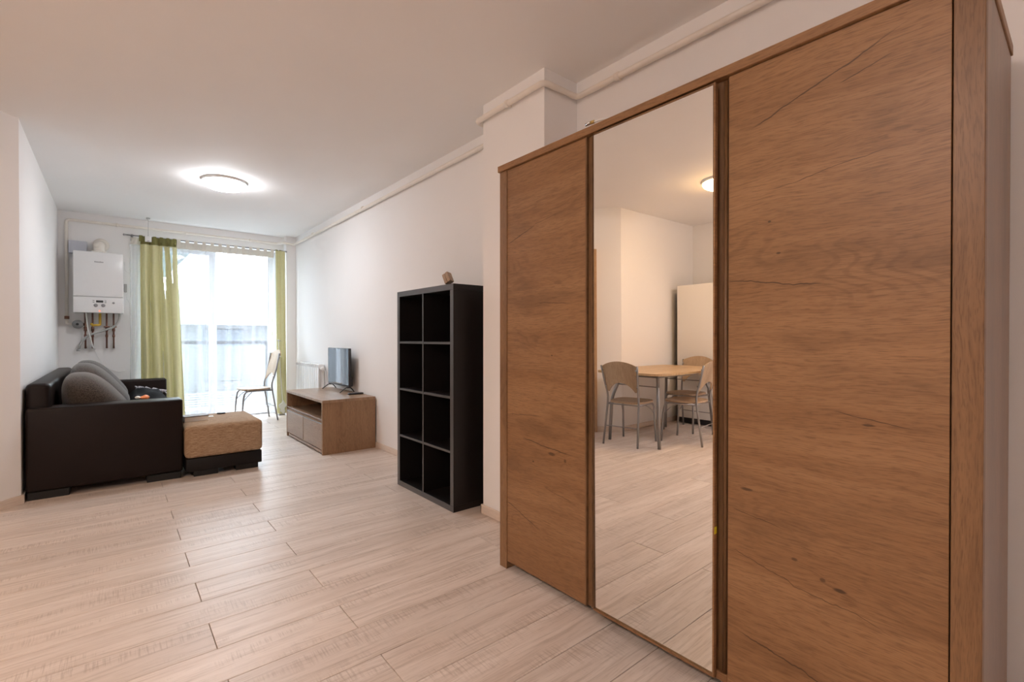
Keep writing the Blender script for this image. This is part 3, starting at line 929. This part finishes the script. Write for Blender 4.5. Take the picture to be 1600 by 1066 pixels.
# ================================================================== curtains
RZ, RY = 2.375, 7.50
cr = thing('curtain_rod', 'thin grey curtain rod above the balcony door', 'curtain rod', (1.03, RY, RZ))
MB().tube([(.135, RY, RZ), (1.93, RY, RZ)], .0075, 10).build('rod', 'silver', cr)
for e, sgn in ((.135, -1), (1.93, 1)):
    MB().lathe([(.001, 0), (.012, sgn * .003), (.008, sgn * .012), (.013, sgn * .022), (.010, sgn * .03), (.001, sgn * .034)], (e, RY, RZ), 'x', 12).build('finial', 'silver', cr)
for e in (.19, 1.90):
    MB().tube([(e, YF if e < 1 else YF, RZ - .02), (e, RY + .005, RZ - .004)], .006, 8).lathe([(.008, -.008), (.0125, -.008), (.0125, .008), (.008, .008)], (e, RY, RZ), 'x', 12).box(e - .012, e + .012, YF - .006, YF, RZ - .05, RZ + .02, .002).build('bracket', 'silver', cr)

def curtain(o_parent, name, mat, x0t, x1t, x0b, x1b, ztop, zbot, amp, folds, ybase, nu, nv, ph=0.0, seedv=1, skip=None, ampb=1.0, irregular=.5):
    rr = random.Random(seedv)
    k = [(rr.uniform(.6, 1.5), rr.uniform(0, 6.28), rr.uniform(.3, 1)) for _ in range(4)]
    def fn(u, w):
        z = ztop + (zbot - ztop) * w
        uu = u + .012 * math.sin(9 * u + 2.2 * w + ph) * w
        x = (x0t + (x1t - x0t) * uu) * (1 - w) + (x0b + (x1b - x0b) * uu) * w
        a = amp * (.55 + .45 * min(1, w * 3)) * (1 + (ampb - 1) * w)
        y = math.sin(2 * math.pi * folds * u + ph + .5 * math.sin(3 * w + u * 5))
        for (f, p, q) in k:
            y += irregular * .5 * q * math.sin(2 * math.pi * folds * f * u + p + w * 1.3)
        x += irregular * .010 * math.sin(2 * math.pi * folds * u * 1.0 + 1.3 + w)
        return (x, ybase + a * y, z)
    return MB().grid(fn, nu, nv, True, skip).build(name, mat, o_parent)

gc = thing('green_curtain', 'olive green tab top curtain hanging left of the balcony door', 'curtain', (.45, RY, 0))
def slit(u, w):
    z = w
    if .60 < u < .66 and w < .30 and abs(u - .63) < .030 * (1 - abs(w - .10) / .22):
        return True
    if .80 < u < .88 and w < .20 and abs(u - .84) < .035 * (1 - w / .20):
        return True
    return False
curtain(gc, 'panel', 'green', .262, .640, .262, .735, 2.278, .03, .030, 4.3, RY - .012, 110, 44, .4, 5, slit, 1.25)
curtain(gc, 'header_band', 'green_band', .260, .640, .262, .642, 2.372, 2.279, .016, 4.3, RY - .014, 60, 4, .4, 5, None, 1.1, .4)
for i in range(6):
    tx = .275 + i * .068
    MB().tube([(tx, RY - .019, 2.30), (tx, RY - .014, RZ + .004), (tx, RY, RZ + .014), (tx, RY + .014, RZ + .004), (tx, RY + .015, 2.30)], .004, 4, .01).box(tx - .018, tx + .018, RY - .017, RY - .011, 2.31, 2.385, .002).build('tab', 'green_band', gc)

sc = thing('sheer_curtain', 'white sheer curtain with cream header covering the balcony door', 'curtain', (1.0, RY + .04, 0))
curtain(sc, 'panel', 'sheer', .16, 1.79, .15, 1.76, 2.272, .02, .022, 11, RY + .055, 300, 40, 1.1, 9, None, 1.6, .9)
curtain(sc, 'header_band', 'sheer_band', .17, 1.79, .165, 1.79, 2.362, 2.273, .012, 11, RY + .045, 160, 4, 1.1, 9, None, 1.2, .7)
for i in range(13):
    tx = .66 + i * .092
    MB().box(tx - .020, tx + .020, RY - .013, RY - .011, 2.27, 2.386, .0005).build('tab', 'sheer_band', sc)
# gathered denser folds of the voile
for (xa, xb, xc, xd, s) in ((.70, .715, .69, .75, 2), (.86, .89, .84, .93, 3), (.955, .99, .93, 1.00, 6), (1.41, 1.44, 1.36, 1.47, 4), (1.53, 1.545, 1.51, 1.56, 5)):
    curtain(sc, 'gathered_fold', 'sheer', xa, xb, xc, xd, 2.272, .03, .010, 2.2, RY + .080, 40, 30, .3 + s, s, None, 1.2, .5)

gr = thing('green_curtain', 'narrow olive green curtain gathered at the right end of the rod', 'curtain', (1.90, RY, 0))
curtain(gr, 'panel', 'green', 1.795, 1.925, 1.812, 1.940, 2.372, .03, .018, 2.2, RY - .030, 60, 44, 2.4, 12, None, 1.4)
for i in range(2):
    tx = 1.82 + i * .05
    MB().box(tx - .016, tx + .016, RY - .014, RY - .010, 2.33, 2.388, .001).build('tab', 'green_band', gr)
wc = thing('tie_back', 'white cord with bunched white end hanging down the right green curtain', 'cord', (1.86, 7.41, 0.04))
MB().tube([(1.826, 7.425, 1.10), (1.835, 7.415, .85), (1.868, 7.412, .32), (1.872, 7.412, .20)], .0065, 6, .1).build('cord', 'white_cloth', wc)
MB().tube([(1.808, 7.415, 1.085), (1.852, 7.415, 1.080)], .006, 8).build('hook', 'chrome', wc)
def crumple(c):
    return Vector((c.x * (1 + .35 * math.sin(c.z * 60 + c.y * 40)), c.y, c.z * (1 + .2 * math.sin(c.x * 90))))
MB().blob(1.872, 7.405, .13, .042, .03, .09, crumple).build('bunched_end', 'white_cloth', wc)

se = thing('hanging_sensor', 'small white box hanging on a wire in front of the left green curtain', 'sensor', (.345, 7.42, 2.30))
MB().box(.312, .378, 7.425, 7.455, 2.305, 2.375, .004, 2).build('body', 'white_plastic', se)
MB().tube([(.345, 7.44, 2.375), (.345, 7.44, 2.595)], .002, 6).build('wire', 'grey_hose', se)
MB().box(.325, .365, 7.42, 7.46, 2.588, 2.60, .003).build('ceiling_mount', 'grey_hose', se)
MB().box(.335, .355, 7.4235, 7.4255, 2.312, 2.318).build('mark', 'grey_plastic', se)

# ================================================================== ceiling lamps
def lamp(loc, mat, label):
    x, y = loc
    o = thing('ceiling_lamp', label, 'lamp', (x, y, 2.54), 0)
    MB().lathe([(.001, 2.599), (.186, 2.599), (.190, 2.590), (.186, 2.578), (.001, 2.577)], (x, y, 0), 'z', 40).build('base', 'white_plastic', o)
    MB().lathe([(.178, 2.5765), (.180, 2.566), (.170, 2.550), (.145, 2.534), (.10, 2.522), (.05, 2.516), (.001, 2.515)], (x, y, 0), 'z', 40).build('diffuser', mat, o)
    return o
lamp((.820, 5.225), 'lamp_far', 'round white ceiling lamp glowing above the middle of the room')
lamp((-1.60, 2.26), 'lamp_near', 'warm round ceiling lamp seen at the edge of the mirror')

lamp((-1.45, 0.45), 'lamp_fill', 'added unseen ceiling lamp brightening the front of the room opposite the wardrobe')  # added out of view; without it the front of the room stays dark

# ================================================================== sofa
so = thing('sofa', 'dark brown leather sofa with loose taupe back cushions against the left wall', 'sofa', (0.0, 5.9, 0))
MB().box(-.462, .432, 4.642, 4.85, .055, .632, .018, 3).build('armrest', 'leather', so)
MB().box(-.455, .492, 6.99, 7.185, .055, .640, .018, 3).build('armrest', 'leather', so)
MB().box(-.468, -.335, 4.70, 7.10, .10, .802, .035, 4).build('backrest', 'leather', so)
MB().box(-.33, .425, 4.851, 6.989, .055, .30, .01, 2).build('base', 'leather_base', so)
MB().box(-.33, .43, 4.853, 6.987, .301, .485, .03, 3).build('seat', 'taupe', so)
for (xa, xb, ya, yb) in ((-.455, -.24, 4.655, 4.84), (.20, .42, 4.655, 4.84), (-.445, -.24, 7.0, 7.17), (.25, .48, 7.0, 7.17)):
    MB().box(xa, xb, ya, yb, 0, .054, .003).build('foot', 'foot_black', so)
def cushion(yc, w, top, lean, lab):
    def fn(c):
        # wedge: thicker towards the seat, leaning on the backrest
        z = c.z
        q = (z + .21) / .42
        c.x = c.x * (1.16 - .70 * q) - lean * q
        c.y += .02 * math.sin(z * 9 + yc)
        return c
    b = MB().blob(-.045, yc, .485 + .200 * top, .215, w / 2, .200 * top, fn, 4, 3.0)
    o = b.build('cushion', 'taupe', None)
    return tag(o, lab, 'cushion', 'sofa back cushions')
cushion(5.16, .60, .90, .17, 'taupe back cushion nearest to the big leather armrest, the lowest')
cushion(5.83, .66, 1.02, .16, 'taupe back cushion in the middle of the sofa')
cushion(6.52, .64, 1.02, .16, 'taupe back cushion beside the far armrest')
bl = thing('throw', 'black folded throw with pale tassels on the sofa seat', 'throw', (.26, 5.9, .485))
def throw(u, v):
    x = .12 + .30 * u
    y = 4.98 + 1.62 * v
    e = min(1, 6 * min(u, 1 - u, v, 1 - v) + .02)
    z = .489 + .095 * e ** .6 + .012 * math.sin(u * 9 + v * 5) * e + .008 * math.sin(v * 17) * e
    return (x, y, z)
MB().grid(throw, 24, 44).build('cloth', 'black_cloth', bl)
rt = random.Random(4)
for i in range(16):
    q = i / 15
    x, y = .20 + .22 * q, 6.58 - .35 * q + rt.uniform(-.03, .03)
    MB().tube([(x, y, .585 - .03 * q), (x + rt.uniform(-.02, .03), y + .03, .60 - .03 * q), (x + rt.uniform(-.02, .05), y + .07, .585 - .03 * q), (x + rt.uniform(-.02, .06), y + .12, .56 - .03 * q)], .0055, 5, .01).build('tassel', 'tassel', bl)
og = thing('wrapper', 'small crumpled orange and white wrapper on the black throw', 'wrapper', (.20, 5.10, .60))
MB().blob(.20, 5.10, .618, .035, .05, .018, lambda c: Vector((c.x * (1 + .3 * math.sin(c.y * 120)), c.y, c.z * (1 + .4 * math.sin(c.x * 100)))), 3).build('foil', 'orange', og)
MB().blob(.16, 5.08, .624, .02, .03, .012, lambda c: Vector((c.x, c.y * (1 + .3 * math.sin(c.x * 160)), c.z)), 2).build('scrap', 'paper', og)

# ================================================================== ottoman
ot = thing('ottoman', 'tan woven ottoman on a dark leather base in front of the sofa', 'ottoman', (.72, 4.95, 0))
MB().box(.447, .995, 4.60, 5.27, .045, .150, .006, 2).build('base', 'leather_base', ot)
MB().box(.440, 1.003, 4.592, 5.275, .1505, .415, .035, 4).build('cushion', 'woven', ot)
for (xa, ya) in ((.50, 4.62), (.80, 4.62), (.50, 5.15), (.80, 5.15)):
    MB().box(xa, xa + .17, ya, ya + .10, 0, .0445, .003).build('foot', 'foot_black', ot)
bk = thing('book', 'thick cream paged book with brown cover lying on the tan ottoman', 'book', (.545, 4.90, .415))
rotb = Matrix.Rotation(R(4), 3, 'Z')
MB().box(.455, .630, 4.84, 4.97, .4155, .420, 0.001, 1, rotb).build('cover', 'paper', bk)
MB().box(.458, .626, 4.843, 4.967, .4203, .452, 0, 1, rotb).build('pages', 'paper', bk)
MB().box(.454, .632, 4.838, 4.972, .4523, .460, 0.001, 1, rotb).build('cover', 'book_cover', bk)
lc = MB().lathe([(.001, .4155), (.034, .4155), (.036, .420), (.033, .427), (.001, .428)], (.775, 5.17, 0), 'z', 20).build('lid', 'dark_plastic')
tag(lc, 'small dark round lid lying on the tan ottoman behind the book', 'lid')
pp = MB().box(.66, .695, 5.02, 5.06, .4155, .420, .001).build('paper_scrap', 'white_plastic')
tag(pp, 'tiny white paper scrap beside the book on the ottoman', 'paper')

# ================================================================== chairs and table
def make_chair(label, loc, rotz, hb=.86):
    o = thing('dining_chair', label, 'chair', loc, rotz, None)
    def seat(p):
        return p
    # seat: rounded board
    pts = []
    for i in range(40):
        a = 2 * math.pi * i / 40
        c, s = math.cos(a), math.sin(a)
        e = 2 / 3.4
        x = .195 * math.copysign(abs(c) ** e, c)
        y = .19 * math.copysign(abs(s) ** e, s)
        x *= 1.0 + .08 * (y / .19)
        pts.append((x, y + .01))
    b = MB().prism(pts, .425, .443)
    b.build('seat', 'seat_wood', o, False)
    top = hb - .045
    for s in (-1, 1):
        MB().tube([(s * .190, -.235, 0), (s * .175, -.172, .40), (s * .170, -.165, .50), (s * .186, -.215, .66), (s * .200, -.255, top)], .0105, 10, .09).build('rear_leg', 'silver', o, False)
        MB().tube([(s * .188, .205, 0), (s * .180, .185, .30), (s * .175, .165, .413), (s * .172, -.165, .413)], .0105, 10, .06).build('front_leg', 'silver', o, False)
        MB().tube([(s * .182, .188, .28), (s * .165, .12, .36), (s * .12, .06, .40), (0, .03, .413)], .0045, 6, .06).build('brace', 'silver', o, False)
    MB().tube([(-.183, -.205, .19), (.183, -.205, .19)], .005, 6).build('stretcher', 'silver', o, False)
    MB().tube([(-.172, -.165, .413), (.172, -.165, .413)], .007, 6).tube([(-.175, .13, .413), (.175, .13, .413)], .007, 6).build('seat_rail', 'silver', o, False)
    # fan shaped backrest with an arched cut-out
    z_lo, z_arch = .535, .64
    def yb(z):
        return -.165 - (z - .50) * .265
    bmm = bmesh.new()
    n = 28
    cols = []
    for i in range(n + 1):
        u = -1 + 2 * i / n
        zt = hb - .052 * u * u
        a = abs(u) / .90
        zb = z_arch - (z_arch - z_lo) * (min(1, a) ** 2.2) if a < 1 else z_lo + (a - 1) * .35
        row = []
        for j in range(7):
            z = zb + (zt - zb) * j / 6
            half = .165 + (.200 - .165) * max(0, min(1, (z - .50) / (hb - .50)))
            x = u * half
            y = yb(z) - .018 * (1 - u * u)
            row.append((x, y, z))
        cols.append(row)
    fr = [[bmm.verts.new((p[0], p[1] + .006, p[2])) for p in r_] for r_ in cols]
    bkk = [[bmm.verts.new((p[0], p[1] - .006, p[2])) for p in r_] for r_ in cols]
    for i in range(n):
        for j in range(6):
            bmm.faces.new((fr[i][j], fr[i + 1][j], fr[i + 1][j + 1], fr[i][j + 1]))
            bmm.faces.new((bkk[i][j + 1], bkk[i + 1][j + 1], bkk[i + 1][j], bkk[i][j]))
        bmm.faces.new((fr[i][6], fr[i + 1][6], bkk[i + 1][6], bkk[i][6]))
        bmm.faces.new((bkk[i][0], bkk[i + 1][0], fr[i + 1][0], fr[i][0]))
    for i in (0, n):
        for j in range(6):
            bmm.faces.new((fr[i][j], fr[i][j + 1], bkk[i][j + 1], bkk[i][j]))
    bmesh.ops.recalc_face_normals(bmm, faces=bmm.faces)
    mb = MB()
    mb._merge(bmm)
    br = mb.build('backrest', 'chair_wood', o, False)
    for s in (-1, 1):
        for z in (.60, hb - .09):
            MB().lathe([(.001, -.016), (.008, -.014), (.009, .012), (.001, .013)], (s * (.168 + (z - .5) * .06), yb(z), z), 'y', 10).build('screw', 'chrome', br, False)
    return o
make_chair('pale wooden chair with grey metal legs standing by the balcony door', (1.49, 7.28, 0), R(93), .955)
c1 = make_chair('dining chair in the mirror, back to the viewer at the table end', (-1.268, 3.087, 0), R(80))
dup(c1, (-1.764, 2.724, 0), R(-6), 'dining chair in the mirror, seen side on before the table')
dup(c1, (-2.33, 3.06, 0), R(-90), 'dining chair in the mirror, between the table and the white fridge')

tb = thing('dining_table', 'oak topped dining table with bent grey metal legs, seen in the mirror', 'table', (-1.74, 3.01, 0))
out = []
a_, b_ = .66, .41
N = 72
for i in range(N):
    a = 2 * math.pi * i / N
    c, s = math.cos(a), math.sin(a)
    e = 2 / 11.0
    x = math.copysign(abs(c) ** e, c)
    y = math.copysign(abs(s) ** e, s)
    out.append((a_ * x * (1 + .03 * (1 - y * y)), b_ * y * (1 + .06 * (1 - x * x))))
MB().prism(out, .728, .75).build('tabletop', 'table_wood', tb, False)
MB().box(-.46, .46, -.25, -.23, .69, .7275).box(-.46, .46, .23, .25, .69, .7275).box(-.46, -.44, -.23, .23, .69, .7275).box(.44, .46, -.23, .23, .69, .7275).build('apron', 'silver', tb, False)
for sx in (-1, 1):
    for sy in (-1, 1):
        MB().tube([(sx * .44, sy * .23, .727), (sx * .445, sy * .235, .66), (sx * .515, sy * .285, .46), (sx * .53, sy * .305, 0)], .0165, 12, .07).build('leg', 'silver', tb, False)
    MB().tube([(sx * .47, -.25, .60), (sx * .47, .25, .60)], .006, 6).build('stretcher', 'silver', tb, False)

# ================================================================== refrigerator
rf = thing('refrigerator', 'white fridge freezer in the kitchen corner, seen in the mirror', 'refrigerator', (-2.93, 3.09, 0))
MB().box(-3.19, -2.70, 2.78, 3.39, .03, 1.742, .006, 2).build('body', 'dark_plastic', rf)
MB().box(-2.698, -2.65, 2.782, 3.388, .70, 1.745, .010, 3).build('door', 'fridge', rf)
MB().box(-2.698, -2.65, 2.782, 3.388, .075, .693, .010, 3).build('freezer_door', 'fridge', rf)
MB().box(-2.72, -2.665, 2.79, 3.38, .012, .072, .002).build('kickplate', 'dark_plastic', rf)
for yy in (2.82, 3.35):
    MB().box(-3.1, -2.75, yy - .02, yy + .02, 0, .0295).build('foot', 'foot_black', rf)
